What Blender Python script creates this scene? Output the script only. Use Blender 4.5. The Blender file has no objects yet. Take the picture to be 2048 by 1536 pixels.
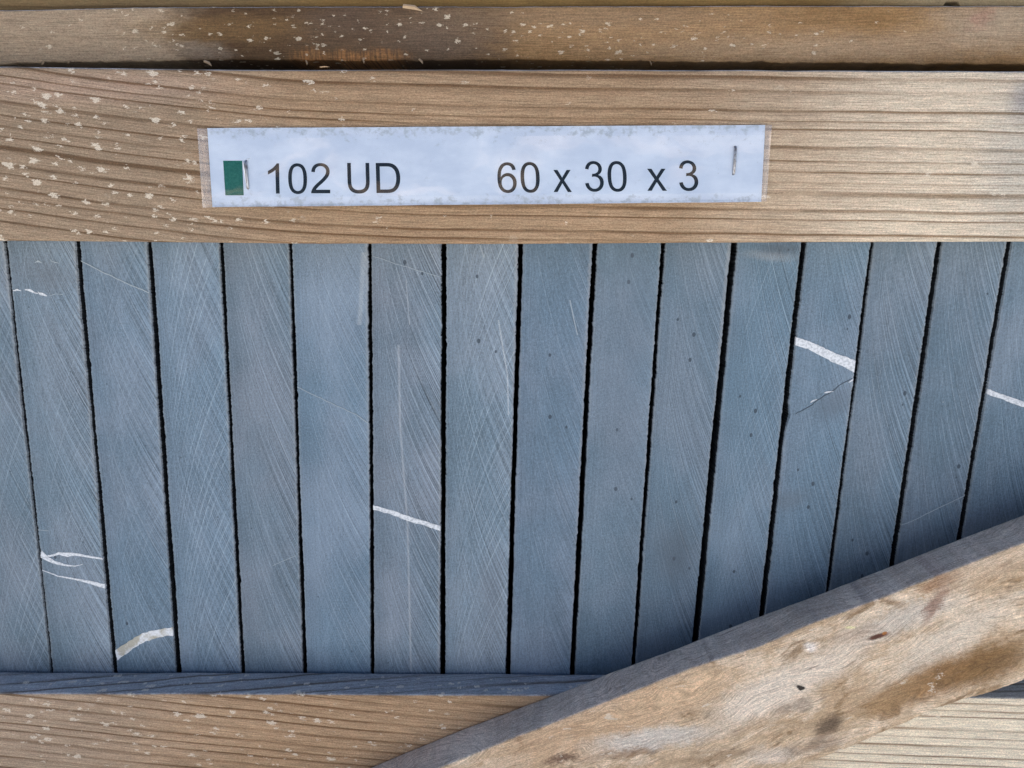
import bpy, math, random
from mathutils import Vector, Matrix, noise as mn
R = math.radians
random.seed(7)
scene = bpy.context.scene
col = scene.collection

# ------------------------------------------------------------------ camera, sky, sun, exposure
CAM = Vector((0.0, -0.3397, 0.375))
PITCH = R(12.0)
F_PX = 1538.0                      # focal length in pixels of a 2048 wide picture
cam_data = bpy.data.cameras.new('camera')
cam_data.sensor_width = 36.0
cam_data.lens = 36.0 * F_PX / 2048.0
cam_data.clip_start = 0.01
cam_data.clip_end = 500.0
cam = bpy.data.objects.new('camera', cam_data)
cam.location = CAM
cam.rotation_euler = (R(90) - PITCH, 0, 0)
col.objects.link(cam)
scene.camera = cam

SUN_EL, SUN_AZ = R(73), R(-14)      # the sun stands behind the crate, its front is in open shade
world = bpy.data.worlds.new('World')
scene.world = world
world.use_nodes = True
SKY_STRENGTH = 0.08
sun_data = bpy.data.lights.new('sun', 'SUN')
sun_data.energy = 5.0
sun_data.angle = R(0.53)
sun_data.color = (1.0, 0.965, 0.92)
sun = bpy.data.objects.new('sun', sun_data)
to_sun = Vector((math.sin(SUN_AZ) * math.cos(SUN_EL), math.cos(SUN_AZ) * math.cos(SUN_EL), math.sin(SUN_EL)))
sun.rotation_euler = to_sun.to_track_quat('Z', 'Y').to_euler()
sun.location = (0.5, 3.0, 3.0)
col.objects.link(sun)

vs = scene.view_settings
vs.view_transform = 'Standard'
vs.look = 'None'
vs.exposure = 0.93
vs.gamma = 1.0
vs.use_curve_mapping = False
try:
    scene.cycles.use_denoising = True
    scene.cycles.denoiser = 'OPENIMAGEDENOISE'
    scene.cycles.denoising_input_passes = 'RGB_ALBEDO_NORMAL'
    scene.cycles.denoising_prefilter = 'NONE'
    scene.cycles.max_bounces = 5
    scene.cycles.transparent_max_bounces = 8
except Exception:
    pass

# ------------------------------------------------------------------ small node language
class S:
    """a socket with arithmetic"""
    def __init__(s, nt, sock): s.nt, s.k = nt, sock
    def _m(s, op, o, rev=False, c=None):
        n = s.nt.nodes.new('ShaderNodeMath'); n.operation = op
        a, b = (o, s) if rev else (s, o)
        for i, v in enumerate((a, b, c)):
            if v is None: continue
            if isinstance(v, S): s.nt.links.new(v.k, n.inputs[i])
            else: n.inputs[i].default_value = v
        return S(s.nt, n.outputs[0])
    def __add__(s, o): return s._m('ADD', o)
    __radd__ = __add__
    def __sub__(s, o): return s._m('SUBTRACT', o)
    def __rsub__(s, o): return s._m('SUBTRACT', o, True)
    def __mul__(s, o): return s._m('MULTIPLY', o)
    __rmul__ = __mul__
    def __truediv__(s, o): return s._m('DIVIDE', o)
    def abs(s): return s._m('ABSOLUTE', None)
    def sqrt(s): return s._m('SQRT', None)
    def fract(s): return s._m('FRACT', None)
    def max(s, o): return s._m('MAXIMUM', o)
    def min(s, o): return s._m('MINIMUM', o)
    def pow(s, o): return s._m('POWER', o)
    def lt(s, o): return s._m('LESS_THAN', o)
    def gt(s, o): return s._m('GREATER_THAN', o)

class G:
    def __init__(g, nt): g.nt = nt
    def new(g, t): return g.nt.nodes.new(t)
    def put(g, sock, v):
        if isinstance(v, S): g.nt.links.new(v.k, sock)
        elif isinstance(v, (tuple, list)) and len(v) == 3 and hasattr(sock.default_value, '__len__') and len(sock.default_value) == 4:
            sock.default_value = (*v, 1)
        else: sock.default_value = v
    def coords(g, offset):
        tc = g.new('ShaderNodeTexCoord'); sp = g.new('ShaderNodeSeparateXYZ')
        g.nt.links.new(tc.outputs['Object'], sp.inputs[0])
        return [(S(g.nt, sp.outputs[i]) + offset[i]) * 1000.0 for i in range(3)]   # millimetres
    def vec(g, x, y=0.0, z=0.0):
        n = g.new('ShaderNodeCombineXYZ')
        for i, v in enumerate((x, y, z)): g.put(n.inputs[i], v)
        return S(g.nt, n.outputs[0])
    def noise(g, x, y=0.0, z=0.0, detail=3.0, rough=0.55, dist=0.0):
        n = g.new('ShaderNodeTexNoise'); n.noise_dimensions = '3D'
        g.nt.links.new(g.vec(x, y, z).k, n.inputs['Vector'])
        n.inputs['Scale'].default_value = 1.0
        n.inputs['Detail'].default_value = detail
        n.inputs['Roughness'].default_value = rough
        n.inputs['Distortion'].default_value = dist
        return S(g.nt, n.outputs['Fac'])
    def voro(g, x, y=0.0, z=0.0, rnd=1.0):
        n = g.new('ShaderNodeTexVoronoi'); n.voronoi_dimensions = '3D'
        g.nt.links.new(g.vec(x, y, z).k, n.inputs['Vector'])
        n.inputs['Scale'].default_value = 1.0
        n.inputs['Randomness'].default_value = rnd
        sp = g.new('ShaderNodeSeparateColor'); g.nt.links.new(n.outputs['Color'], sp.inputs[0])
        return S(g.nt, n.outputs['Distance']), S(g.nt, sp.outputs[0]), S(g.nt, sp.outputs[1])
    def step(g, v, a, b, lo=0.0, hi=1.0):
        n = g.new('ShaderNodeMapRange'); n.interpolation_type = 'SMOOTHSTEP'; n.clamp = True
        if a > b: a, b, lo, hi = b, a, hi, lo
        g.put(n.inputs[0], v)
        for i, q in enumerate((a, b, lo, hi)): n.inputs[i + 1].default_value = q
        return S(g.nt, n.outputs[0])
    def ramp(g, v, stops):
        n = g.new('ShaderNodeValToRGB'); g.put(n.inputs[0], v)
        e = n.color_ramp.elements
        while len(e) < len(stops): e.new(0.5)
        for el, (p, c) in zip(e, stops):
            el.position = p
            el.color = (*c, 1) if isinstance(c, tuple) else (c, c, c, 1)
        return S(g.nt, n.outputs[0])
    def mix(g, f, a, b, mode='MIX'):
        n = g.new('ShaderNodeMix'); n.data_type = 'RGBA'; n.blend_type = mode; n.clamp_factor = True
        g.put(n.inputs[0], f); g.put(n.inputs[6], a); g.put(n.inputs[7], b)
        return S(g.nt, n.outputs[2])
    def gain(g, c, f):
        """colour times a scalar"""
        n = g.new('ShaderNodeVectorMath'); n.operation = 'SCALE'
        g.nt.links.new(c.k, n.inputs[0]); g.put(n.inputs['Scale'], f)
        return S(g.nt, n.outputs[0])
    def ell(g, x, z, cx, cz, rx, rz, ang=0.0, soft=0.5):
        """soft ellipse mask"""
        ca, sa = math.cos(ang), math.sin(ang)
        dx, dz = x - cx, z - cz
        u = (dx * ca + dz * sa) / rx
        v = (dz * ca - dx * sa) / rz
        return g.step((u * u + v * v).sqrt(), 1.0 + soft, 1.0 - soft)
    def seg(g, x, z, pts, w):
        """soft mask along a poly line that runs down in z: pts (x, z) sorted by falling z"""
        m = None
        for (x0, z0), (x1, z1) in zip(pts, pts[1:]):
            k = (x1 - x0) / (z1 - z0)
            d = (x - ((z - z0) * k + x0)).abs()
            on = z.lt(z0) * z.gt(z1)
            q = g.step(d, w, w * 0.2) * on
            m = q if m is None else m.max(q)
        return m

def material(name):
    m = bpy.data.materials.new(name); m.use_nodes = True
    nt = m.node_tree
    b = nt.nodes.get('Principled BSDF')
    return m, G(nt), b

def finish(g, b, colour, rough=0.8, height=None, dist=0.0004, strength=1.0, spec=0.3):
    g.put(b.inputs['Base Color'], colour)
    g.put(b.inputs['Roughness'], rough)
    b.inputs['Specular IOR Level'].default_value = spec
    if height is not None:
        n = g.new('ShaderNodeBump'); n.inputs['Distance'].default_value = dist
        n.inputs['Strength'].default_value = strength
        g.put(n.inputs['Height'], height)
        g.nt.links.new(n.outputs[0], b.inputs['Normal'])

# ------------------------------------------------------------------ sky with broken cloud
def build_world():
    nt = world.node_tree; g = G(nt)
    bg = nt.nodes.get('Background')
    sky = nt.nodes.new('ShaderNodeTexSky'); sky.sky_type = 'NISHITA'; sky.sun_disc = False
    sky.sun_elevation = SUN_EL; sky.sun_rotation = SUN_AZ
    sky.air_density = 0.85; sky.dust_density = 0.0; sky.ozone_density = 5.0
    tc = nt.nodes.new('ShaderNodeTexCoord'); sp = nt.nodes.new('ShaderNodeSeparateXYZ')
    nt.links.new(tc.outputs['Generated'], sp.inputs[0])
    x, y, z = [S(nt, sp.outputs[i]) for i in range(3)]
    k = z.max(0.0) + 0.22
    sh = x / k * 1.5 + 0.0
    sh.k.node.label = 'cloud_shift'
    n = g.noise(sh, y / k * 1.5, 1.3, detail=7, rough=0.58, dist=0.6)
    mask = g.step(n, 0.525, 0.60) * g.step(z, -0.02, 0.03)
    mask = mask * (1.0 - g.step(z, 0.22, 0.5) * 0.95)
    puff = g.noise(x / k * 5.0, y / k * 5.0, 4.0, detail=4)
    cloud = g.mix(g.step(puff, 0.3, 0.7), (8.0, 7.0, 6.4), (25.0, 20.0, 17.0))
    c = g.mix(mask, S(nt, sky.outputs[0]), cloud)
    nt.links.new(c.k, bg.inputs['Color'])
    bg.inputs['Strength'].default_value = SKY_STRENGTH
build_world()

# ------------------------------------------------------------------ helpers
cP, sP = math.cos(PITCH), math.sin(PITCH)
def at(px, py, y):
    """world x, z of the photograph's pixel on the upright plane at depth y"""
    u, v = (px - 1024.0) / F_PX, (768.0 - py) / F_PX
    d = Vector((u, cP + v * sP, -sP + v * cP))
    t = (y - CAM.y) / d.y
    return CAM.x + d.x * t, CAM.z + d.z * t
def mm(px, py, y):
    x, z = at(px, py, y); return x * 1000, z * 1000

def mesh_obj(name, verts, faces, mat, parent=None, origin=(0, 0, 0), smooth=False):
    me = bpy.data.meshes.new(name)
    o = Vector(origin)
    me.from_pydata([tuple(Vector(v) - o) for v in verts], [], faces)
    me.materials.append(mat)
    if smooth:
        me.shade_smooth()
    me.update()
    ob = bpy.data.objects.new(name, me)
    col.objects.link(ob)
    ob.location = o
    if parent is not None:
        ob.parent = parent
        ob.matrix_parent_inverse = parent.matrix_basis.inverted()
    return ob

def tag(o, label, cat, group=None):
    o['label'] = label; o['category'] = cat
    if group: o['group'] = group
    return o

def fnoise(x, seed, f, oct=3):
    v, a, t = 0.0, 1.0, 0.0
    for _ in range(oct):
        v += a * mn.noise(Vector((x * f, seed * 7.31 + f * 0.013, seed * 1.7))); t += a; a *= 0.55; f *= 2.1
    return v / t

# ------------------------------------------------------------------ wood
def wood(name, off, bend, period, pale, mid, dark, line, chips=None, stains=None, fuzz=1.0, tilt=0.0, seed=0.0, big=0.35, line_amt=1.0, figure=0.0, sky_tint=0.8):
    """sawn softwood: growth lines along the board, fibres, pale chips and stains"""
    m, g, b = material(name)
    x, y, z = g.coords(off)
    if tilt:
        ca, sa = math.cos(tilt), math.sin(tilt)
        xr, zr = x * ca + z * sa, z * ca - x * sa
    else:
        xr, zr = x, z
    zz = zr - y * 0.72                                     # growth rings run on over the narrow edge
    s = bend(g, xr) if bend else 0.0
    wob = (g.noise(xr * 0.012 + seed, zz * 0.03, seed, detail=2) - 0.5) * 2.2
    wob2 = (g.noise(xr * 0.05, zz * 0.15, seed + 3, detail=2) - 0.5) * 0.3
    u = zz + s + wob + wob2
    if figure:
        u = u + (g.noise(xr * 0.018, zz * 0.03, seed + 9, detail=2, dist=0.5) - 0.5) * figure
    ph = u / period + (g.noise(u * 0.11, seed, 0.0, detail=1) - 0.5) * 1.9 + seed
    f = ph.fract()
    lines = g.ramp(f, [(0.0, 0.0), (0.50, 0.04), (0.72, 0.30), (0.82, 0.95), (0.92, 1.0), (1.0, 0.0)])
    ring = (ph - f)
    f2 = (u / (period * 0.31) + (g.noise(u * 0.3, seed + 5, 0.0, detail=1) - 0.5) * 2.0).fract()
    fineline = g.ramp(f2, [(0.0, 0.0), (0.55, 0.0), (0.85, 1.0), (1.0, 0.0)])
    vary = g.noise(ring * 3.77, xr * 0.012, seed, detail=1)
    lines = (lines * g.step(vary, 0.25, 0.65, 0.35, 1.0)).max(fineline * g.step(vary, 0.7, 0.35, 0.10, 0.32)) * line_amt
    fib = g.noise(xr * 0.10, u * 2.6, y * 0.3, detail=3, rough=0.6)
    fz = g.noise(xr * 1.1, zr * 1.7, y * 1.4, detail=3, rough=0.7)
    fz2 = g.noise(xr * 2.6, zr * 3.4, y * 3.0 + 5, detail=2, rough=0.7)
    patch = g.noise(xr * 0.016 + seed * 3, zz * 0.05, seed, detail=3, rough=0.6)
    colour = g.mix(g.step(patch, 0.5 - big, 0.5 + big), mid, pale)
    gn = g.new('ShaderNodeTexCoord'); gs = g.new('ShaderNodeSeparateXYZ')
    g.nt.links.new(gn.outputs['Normal'], gs.inputs[0])
    up = g.step(S(g.nt, gs.outputs[2]), 0.45, 0.85)        # upward faces: weathered grey plus blue skylight painted into the colour
    if stains:
        colour = stains(g, colour, x, z, xr, zr, fz, fib)
    colour = g.mix(up * sky_tint, colour, g.mix(g.step(patch, 0.3, 0.7), (0.31, 0.36, 0.40), (0.45, 0.49, 0.52)))
    colour = g.mix(lines * 0.9, g.gain(colour, 1.08), g.mix(1.0, colour, line, 'MULTIPLY'))
    tex = (1.0 + (fib - 0.5) * 1.2 * fuzz) * (1.0 + (fz - 0.5) * 1.0 * fuzz) * (1.0 + (fz2 - 0.5) * 1.0 * fuzz)
    tint = g.noise(xr * 0.25, zr * 0.45, seed + 2, detail=2)
    colour = g.mix(g.step(tint, 0.35, 0.65, 0.0, 0.16), colour, g.mix(1.0, colour, (1.12, 0.90, 0.86), 'MULTIPLY'))
    tint2 = g.noise(xr * 0.2 + 40, zr * 0.4, seed + 2, detail=2)
    colour = g.mix(g.step(tint2, 0.45, 0.7, 0.0, 0.2), colour, g.mix(1.0, colour, (0.93, 0.98, 0.97), 'MULTIPLY'))
    colour = g.gain(colour, tex)
    height = fz * 0.6 * fuzz + fz2 * 0.5 * fuzz
    if chips:
        dens, sx, sz, cc = chips
        wx = (g.noise(x * 0.45, z * 1.2, 2.2 + seed, detail=2, rough=0.75) - 0.5)
        wz = (g.noise(x * 0.50, z * 1.3, 8.2 + seed, detail=2, rough=0.75) - 0.5)
        # chips lie along the growth lines
        cm = None
        for kk, sc in ((0.0, 1.0), (1.0, 0.62)):
            d, r1, r2 = g.voro((xr + wx * sx * 1.5) / (sx * sc * 1.15) + kk * 5.3, (u + wz * sz * 0.8) / (sz * sc) + seed + kk * 2.7, y * 0.12)
            de = dens(g, x, z) if callable(dens) else dens
            rad = 0.05 + r2 * 0.25
            q = g.step(d - rad, 0.05, -0.03)
            if isinstance(de, S): q = q * g.step(de - r1, 0.0, 0.03)
            else: q = q * r1.lt(de)
            cm = q if cm is None else cm.max(q)
        brk = g.step(fz2, 0.40, 0.54)
        cm = cm * (0.45 + brk * 0.55)
        colour = g.mix(cm * 0.76, colour, cc)
    finish(g, b, colour, rough=0.82, height=height, dist=0.0005, strength=0.75, spec=0.25)
    return m

def board(name, mat, xs, ztop, zbot, y0, y1, parent, rad=0.0012, jit_t=(0.0002, 60), jit_b=(0.0002, 60), seed=1.0, seg=3):
    """a sawn board built station by station along x: ztop/zbot give its edges, y0 front, y1 back"""
    verts, faces = [], []
    def ring(x, i):
        rt = rad * (1 + 0.35 * fnoise(x, seed + 4, 30))
        rb = rad * (1 + 0.35 * fnoise(x, seed + 8, 30))
        zt = ztop(x) + jit_t[0] * (fnoise(x, seed, jit_t[1], 4) + 0.5 * fnoise(x, seed + 2, 700, 2))
        zb = zbot(x) + jit_b[0] * (fnoise(x, seed + 1, jit_b[1], 4) + 0.5 * fnoise(x, seed + 3, 700, 2))
        p = []
        for (yc, zc, a0, r) in ((y0 + rt, zt - rt, 180, rt), (y1 - rt, zt - rt, 90, rt), (y1 - rb, zb + rb, 0, rb), (y0 + rb, zb + rb, -90, rb)):
            for q in range(seg + 1):
                a = R(a0 - 90.0 * q / seg)
                p.append((x, yc + r * math.cos(a), zc + r * math.sin(a)))
        return p
    n = 0
    for i, x in enumerate(xs):
        r = ring(x, i); n = len(r); verts += r
    for i in range(len(xs) - 1):
        for j in range(n):
            a, b2 = i * n + j, i * n + (j + 1) % n
            faces.append((a, a + n, b2 + n, b2))
    faces.append(tuple(range(n)))
    L = (len(xs) - 1) * n
    faces.append(tuple(L + j for j in reversed(range(n))))
    org = ((xs[0] + xs[-1]) / 2, (y0 + y1) / 2, (ztop(xs[len(xs)//2]) + zbot(xs[len(xs)//2])) / 2)
    return mesh_obj(name, verts, faces, mat, parent, org, smooth=True), org

def stations(x0, x1, step): 
    n = int((x1 - x0) / step); return [x0 + (x1 - x0) * i / n for i in range(n + 1)]
def poly(pts):
    pts = sorted(pts)
    def f(x):
        if x <= pts[0][0]:
            (a, b), (c, d) = pts[0], pts[1]
        elif x >= pts[-1][0]:
            (a, b), (c, d) = pts[-2], pts[-1]
        else:
            for (a, b), (c, d) in zip(pts, pts[1:]):
                if a <= x <= c: break
        return b + (d - b) * (x - a) / (c - a)
    return f

YF = -0.0187          # front of the rails
YB = -0.0009          # back of the rails
YBR = YF - 0.0188     # front of the brace
XL, XR = -0.50, 0.66

# ------------------------------------------------------------------ ground
def build_ground():
    m, g, b = material('pale_yard_gravel')
    x, y, z = g.coords((0, 0, 0))
    n = g.noise(x * 0.012, y * 0.012, 0, detail=6, rough=0.7)
    n2 = g.noise(x * 0.0008, y * 0.0008, 4, detail=3)
    c = g.mix(g.step(n, 0.3, 0.7), (0.66, 0.64, 0.61), (0.78, 0.765, 0.74))
    c = g.mix(g.step(n2, 0.3, 0.7, 0.0, 0.35), c, (0.58, 0.56, 0.53))
    finish(g, b, c, 0.9, n, 0.02, 0.8)
    N = 24
    vs_, fs = [], []
    for i in range(N + 1):
        for j in range(N + 1):
            u, v = (i / N * 2 - 1), (j / N * 2 - 1)
            X, Y = 60 * u * abs(u), 60 * v * abs(v)
            vs_.append((X, Y, -0.004 + 0.003 * mn.noise(Vector((X, Y, 0)))))
    for i in range(N):
        for j in range(N):
            a = i * (N + 1) + j
            fs.append((a, a + N + 1, a + N + 2, a + 1))
    o = mesh_obj('ground', vs_, fs, m)
    o['kind'] = 'structure'
    o['label'] = 'pale sandy yard ground under the crate'
build_ground()

# ------------------------------------------------------------------ the crate
crate = bpy.data.objects.new('wooden_crate', None)
crate.location = (0.08, 0.3, 0.0)
crate.empty_display_size = 0.1
col.objects.link(crate)
tag(crate, 'weathered softwood crate with diagonal brace holding upright bluestone slabs', 'crate')
bpy.context.view_layer.update()

z_slab0 = at(1024, 1343, YB)[1] - 0.041          # underside of the slabs
z_slab1 = z_slab0 + 0.300

# upper rail
zt = lambda px, py, y=YF: at(px, py, y)[1]
rail_t = poly([(at(x, y, YF)[0], at(x, y, YF)[1]) for x, y in ((0, 132), (500, 139), (1000, 138), (1500, 139.5), (2048, 142))])
rail_b = poly([(at(x, y, YF)[0], at(x, y, YF)[1]) for x, y in ((0, 481.5), (300, 484), (620, 487.5), (1000, 488), (1500, 485), (2048, 483))])
def org_of(xs, y0, y1, zt_, zb_):
    k = xs[len(xs)//2]; return ((xs[0] + xs[-1]) / 2, (y0 + y1) / 2, (zt_(k) + zb_(k)) / 2)

def bend_rail(g, x):
    q = x + 95.0
    return (q - (q * q + 1500.0).sqrt()) * 0.062 + (x * 0.013)

def P(px, py, y=YF): return mm(px, py, y)

def rail_stains(g, c, x, z, xr, zr, fz, fib):
    w = (g.noise(x * 0.02, z * 0.06, 7.0, detail=3) - 0.5) * 60
    left = g.step(x + w, -70.0, -150.0)
    right = g.step(x + w, 45.0, 190.0)
    c = g.mix(left * 0.75, c, (0.255, 0.195, 0.135))
    c = g.mix(right * 0.9, c, (0.63, 0.545, 0.42))
    # grey shadowless weathering towards the top right corner
    a = P(2030, 330)
    c = g.mix(g.ell(x + w * 0.1, z, a[0], a[1], 14, 26, 0, 0.9) * 0.45, c, (0.34, 0.35, 0.33))
    a = P(2048, 200)
    c = g.mix(g.ell(x + w * 0.1, z, a[0], a[1], 5, 6, 0, 0.9) * 0.6, c, (0.22, 0.23, 0.25))
    a = P(190, 175)
    c = g.mix(g.ell(x + w * 0.3, z, a[0], a[1], 50, 5, 0, 0.9) * 0.4, c, (0.47, 0.33, 0.25))
    return c
def rail_dens(g, x, z):
    return g.step(x, -30.0, -150.0) * 0.42 + 0.10 - g.step(x, 60.0, 120.0) * 0.05

CHIP = (0.80, 0.71, 0.57)
xs_r = stations(XL, XR, 0.003)
o_rail = org_of(xs_r, YF, YB, rail_t, rail_b)
m_rail = wood('rail_softwood', o_rail, bend_rail, 4.9, (0.385, 0.268, 0.165), (0.275, 0.183, 0.106), None, (0.36, 0.27, 0.19),
              chips=(rail_dens, 5.4, 4.3, CHIP), stains=rail_stains, seed=0.37, fuzz=1.25)
rail, _ = board('rail', m_rail, xs_r, rail_t, rail_b, YF, YB, crate, seed=1.0)
rail['label'] = 'wide pale softwood rail with long growth lines carrying the stapled label'

# lower rail
low_t = poly([(at(x, y, YF)[0], at(x, y, YF)[1]) for x, y in ((0, 1387), (600, 1388.5), (1100, 1391), (2048, 1396))])
low_b = lambda x: low_t(x) - 0.067
o_low = org_of(xs_r, YF, YB, low_t, low_b)
def bend_low(g, x):
    q = x - 20.0
    return (q - (q * q + 3000.0).sqrt()) * 0.035 + x * 0.045
def low_stains(g, c, x, z, xr, zr, fz, fib):
    w = (g.noise(x * 0.02, z * 0.06, 3.0, detail=3) - 0.5) * 50
    right = g.step(x + w, 110.0, 160.0)
    c = g.mix(right * 0.92, c, (0.82, 0.73, 0.56))
    left = g.step(x + w, -110.0, -230.0)
    c = g.mix(left * 0.55, c, (0.37, 0.305, 0.235))
    return c
def low_dens(g, x, z):
    return 0.44 - g.step(x, 60.0, 140.0) * 0.38
m_low = wood('lower_rail_softwood', o_low, bend_low, 5.0, (0.46, 0.31, 0.185), (0.335, 0.222, 0.128), None, (0.34, 0.25, 0.18),
             chips=(low_dens, 5.8, 4.1, CHIP), stains=low_stains, seed=2.21, fuzz=1.25)
low, _ = board('rail', m_low, xs_r, low_t, low_b, YF, YB, crate, seed=5.0, jit_t=(0.00035, 50))
low['label'] = 'bottom softwood rail passing behind the diagonal brace'

# stained board above the gap
YL = 0.0005           # the lid boards start behind the rail
lid_t = poly([(at(x, y, YL)[0], at(x, y, YL)[1]) for x, y in ((0, 20), (300, 14), (700, 12), (1000, 13), (1500, 11), (2048, 11))])
lid_b = poly([(at(x, y, YL)[0], at(x, y, YL)[1]) for x, y in ((0, 128), (120, 124), (330, 121), (420, 120), (700, 122), (1000, 120), (1500, 124), (2048, 129))])
o_lid = org_of(stations(XL, XR, 0.0012), YL, 0.12, lid_t, lid_b)
def lid_stains(g, c, x, z, xr, zr, fz, fib):
    w = (g.noise(x * 0.07, z * 0.16, 5.0, detail=6, rough=0.75) - 0.5)
    X = x + w * 34; Z = z + (g.noise(x * 0.07, z * 0.2, 15.0, detail=6, rough=0.75) - 0.5) * 11
    mot = g.noise(x * 0.3, z * 0.45, 33.0, detail=4, rough=0.75)
    c = g.gain(c, 0.68 + mot * 0.64)
    def st(c, px, py, rx, rz, amt, colr, soft=0.6, ang=0.0):
        a = P(px, py, YL); return g.mix(g.ell(X, Z, a[0], a[1], rx, rz, ang, soft) * amt, c, colr)
    c = g.mix(g.step(X, -60.0, -140.0) * 0.75, c, (0.36, 0.285, 0.20))
    xa_, xb_, xc_, xd_ = [P(q, 60, YL)[0] for q in (300, 420, 880, 1080)]
    c = g.mix(g.step(X, xa_, xb_) * g.step(X, xd_, xc_) * 0.94, c, (0.074, 0.040, 0.017))
    c = st(c, 470, 60, 40, 5, 0.6, (0.185, 0.110, 0.045), 0.5)
    c = st(c, 640, 95, 22, 7, 0.75, (0.11, 0.066, 0.033), 0.7)
    c = st(c, 730, 55, 26, 11, 0.55, (0.135, 0.088, 0.055), 0.6)
    c = st(c, 860, 30, 17, 4.5, 0.92, (0.085, 0.048, 0.026), 0.5, -0.15)
    c = st(c, 690, 40, 16, 5, 0.6, (0.10, 0.066, 0.044), 0.6)
    c = st(c, 900, 60, 26, 12, 0.75, (0.11, 0.07, 0.04), 0.8)
    c = st(c, 880, 80, 20, 8, 0.35, (0.20, 0.15, 0.11), 0.8)
    c = st(c, 410, 100, 8, 3, 0.35, (0.36, 0.30, 0.23), 0.9)
    c = st(c, 1300, 60, 60, 8, 0.45, (0.34, 0.225, 0.130), 0.8)
    c = st(c, 1150, 30, 60, 4, 0.5, (0.24, 0.165, 0.10), 0.8)
    c = st(c, 1700, 95, 70, 5, 0.6, (0.46, 0.335, 0.215), 0.9, 0.02)
    c = st(c, 2000, 45, 26, 8, 0.5, (0.44, 0.38, 0.29), 0.8)
    c = st(c, 1960, 35, 4, 4, 0.6, (0.36, 0.20, 0.14), 0.9)
    # torn fibre, raw orange wood
    for px, rx in ((622, 7), (752, 11), (690, 5)):
        a = P(px, 112, YL); q = g.ell(x + w * 8, Z, a[0], a[1] - 1, rx, 3.2, 0, 0.7) * g.step(g.noise(x * 1.0, z * 0.10, 2.0, detail=2), 0.40, 0.55, 0.25, 1.0)
        c = g.mix(q * 0.6, c, (0.46, 0.215, 0.075))
    # saw lines across the board on the right
    cut = g.noise(x * 0.55, z * 0.02, 6.0, detail=2)
    c = g.mix(g.step(cut, 0.56, 0.72) * g.step(x, 60.0, 130.0) * 0.30, c, (0.25, 0.17, 0.11))
    return c
def lid_dens(g, x, z):
    a = P(560, 60, YL); b2 = P(1250, 85, YL)
    return (g.ell(x, z, a[0], a[1], 95, 12, 0, 0.5) * 0.40).max(g.ell(x, z, b2[0], b2[1] + 1.0, 85, 7, 0.02, 0.5) * 0.45) + 0.02
m_lid = wood('stained_board_wood', o_lid, None, 9.0, (0.33, 0.195, 0.083), (0.22, 0.125, 0.050), None, (0.72, 0.66, 0.6),
             chips=(lid_dens, 3.4, 2.7, (0.80, 0.68, 0.50)), stains=lid_stains, seed=4.9, fuzz=1.15, big=0.2, line_amt=0.25)
lid, _ = board('lid_board', m_lid, stations(XL, XR, 0.0012), lid_t, lid_b, YL, 0.12, crate, rad=0.0009, jit_b=(0.0009, 120), jit_t=(0.0003, 60), seed=9.0)
lid['label'] = 'dark stained lid board with torn orange fibres above the gap'
for k in range(3):  # unseen rear lid boards, added to keep the gap below dark
    y0 = 0.1203 + k * 0.1603
    b_, _ = board('lid_board', m_lid, stations(XL, XR, 0.02), lid_t, lid_b, y0, y0 + 0.16, crate, rad=0.0005, seed=20.0 + k)

# board on top of the lid, with a small slot sawn into its lower edge
YT = YL + 0.004
top_b0 = poly([(at(x, y, YT)[0], at(x, y, YT)[1] + 0.0) for x, y in ((0, 17), (300, 12), (700, 10.5), (1000, 11), (1500, 9.5), (2048, 9.5))])
nx0, nx1 = at(1887, 5, YT)[0], at(1921, 5, YT)[0]
def top_b(x):
    base = lid_t(x) + 0.0002
    if nx0 < x < nx1:
        q = (x - nx0) / (nx1 - nx0); e = min(q, 1 - q) * 2
        base += 0.0022 * min(1.0, (e * 2.6)) ** 0.5
    return base
top_t = lambda x: lid_t(x) + 0.20  # unseen upper part made tall to keep direct sun off the rails
def top_stains(g, c, x, z, xr, zr, fz, fib):
    w = (g.noise(x * 0.03, z * 0.2, 5.0, detail=3) - 0.5) * 60
    c = g.mix(g.step(x + w, -60.0, -140.0) * 0.6, c, (0.14, 0.105, 0.06))
    c = g.mix(g.step(x + w, 120.0, 170.0) * 0.6, c, (0.30, 0.25, 0.155))
    return c
xs_t = sorted(set(stations(XL, XR, 0.006) + stations(nx0 - 0.001, nx1 + 0.001, 0.0002)))
o_top = org_of(xs_t, YT, YT + 0.02, top_t, top_b)
m_top = wood('upper_board_wood', o_top, None, 7.0, (0.22, 0.135, 0.045), (0.15, 0.088, 0.028), None, (0.6, 0.55, 0.5), stains=top_stains, seed=6.6, fuzz=0.7)
topb, _ = board('board', m_top, xs_t, top_t, top_b, YT, YT + 0.02, crate, rad=0.0006, jit_b=(0.0001, 60), seed=12.0)
topb['label'] = 'ochre brown board with a small dark slot in its lower edge'

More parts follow.
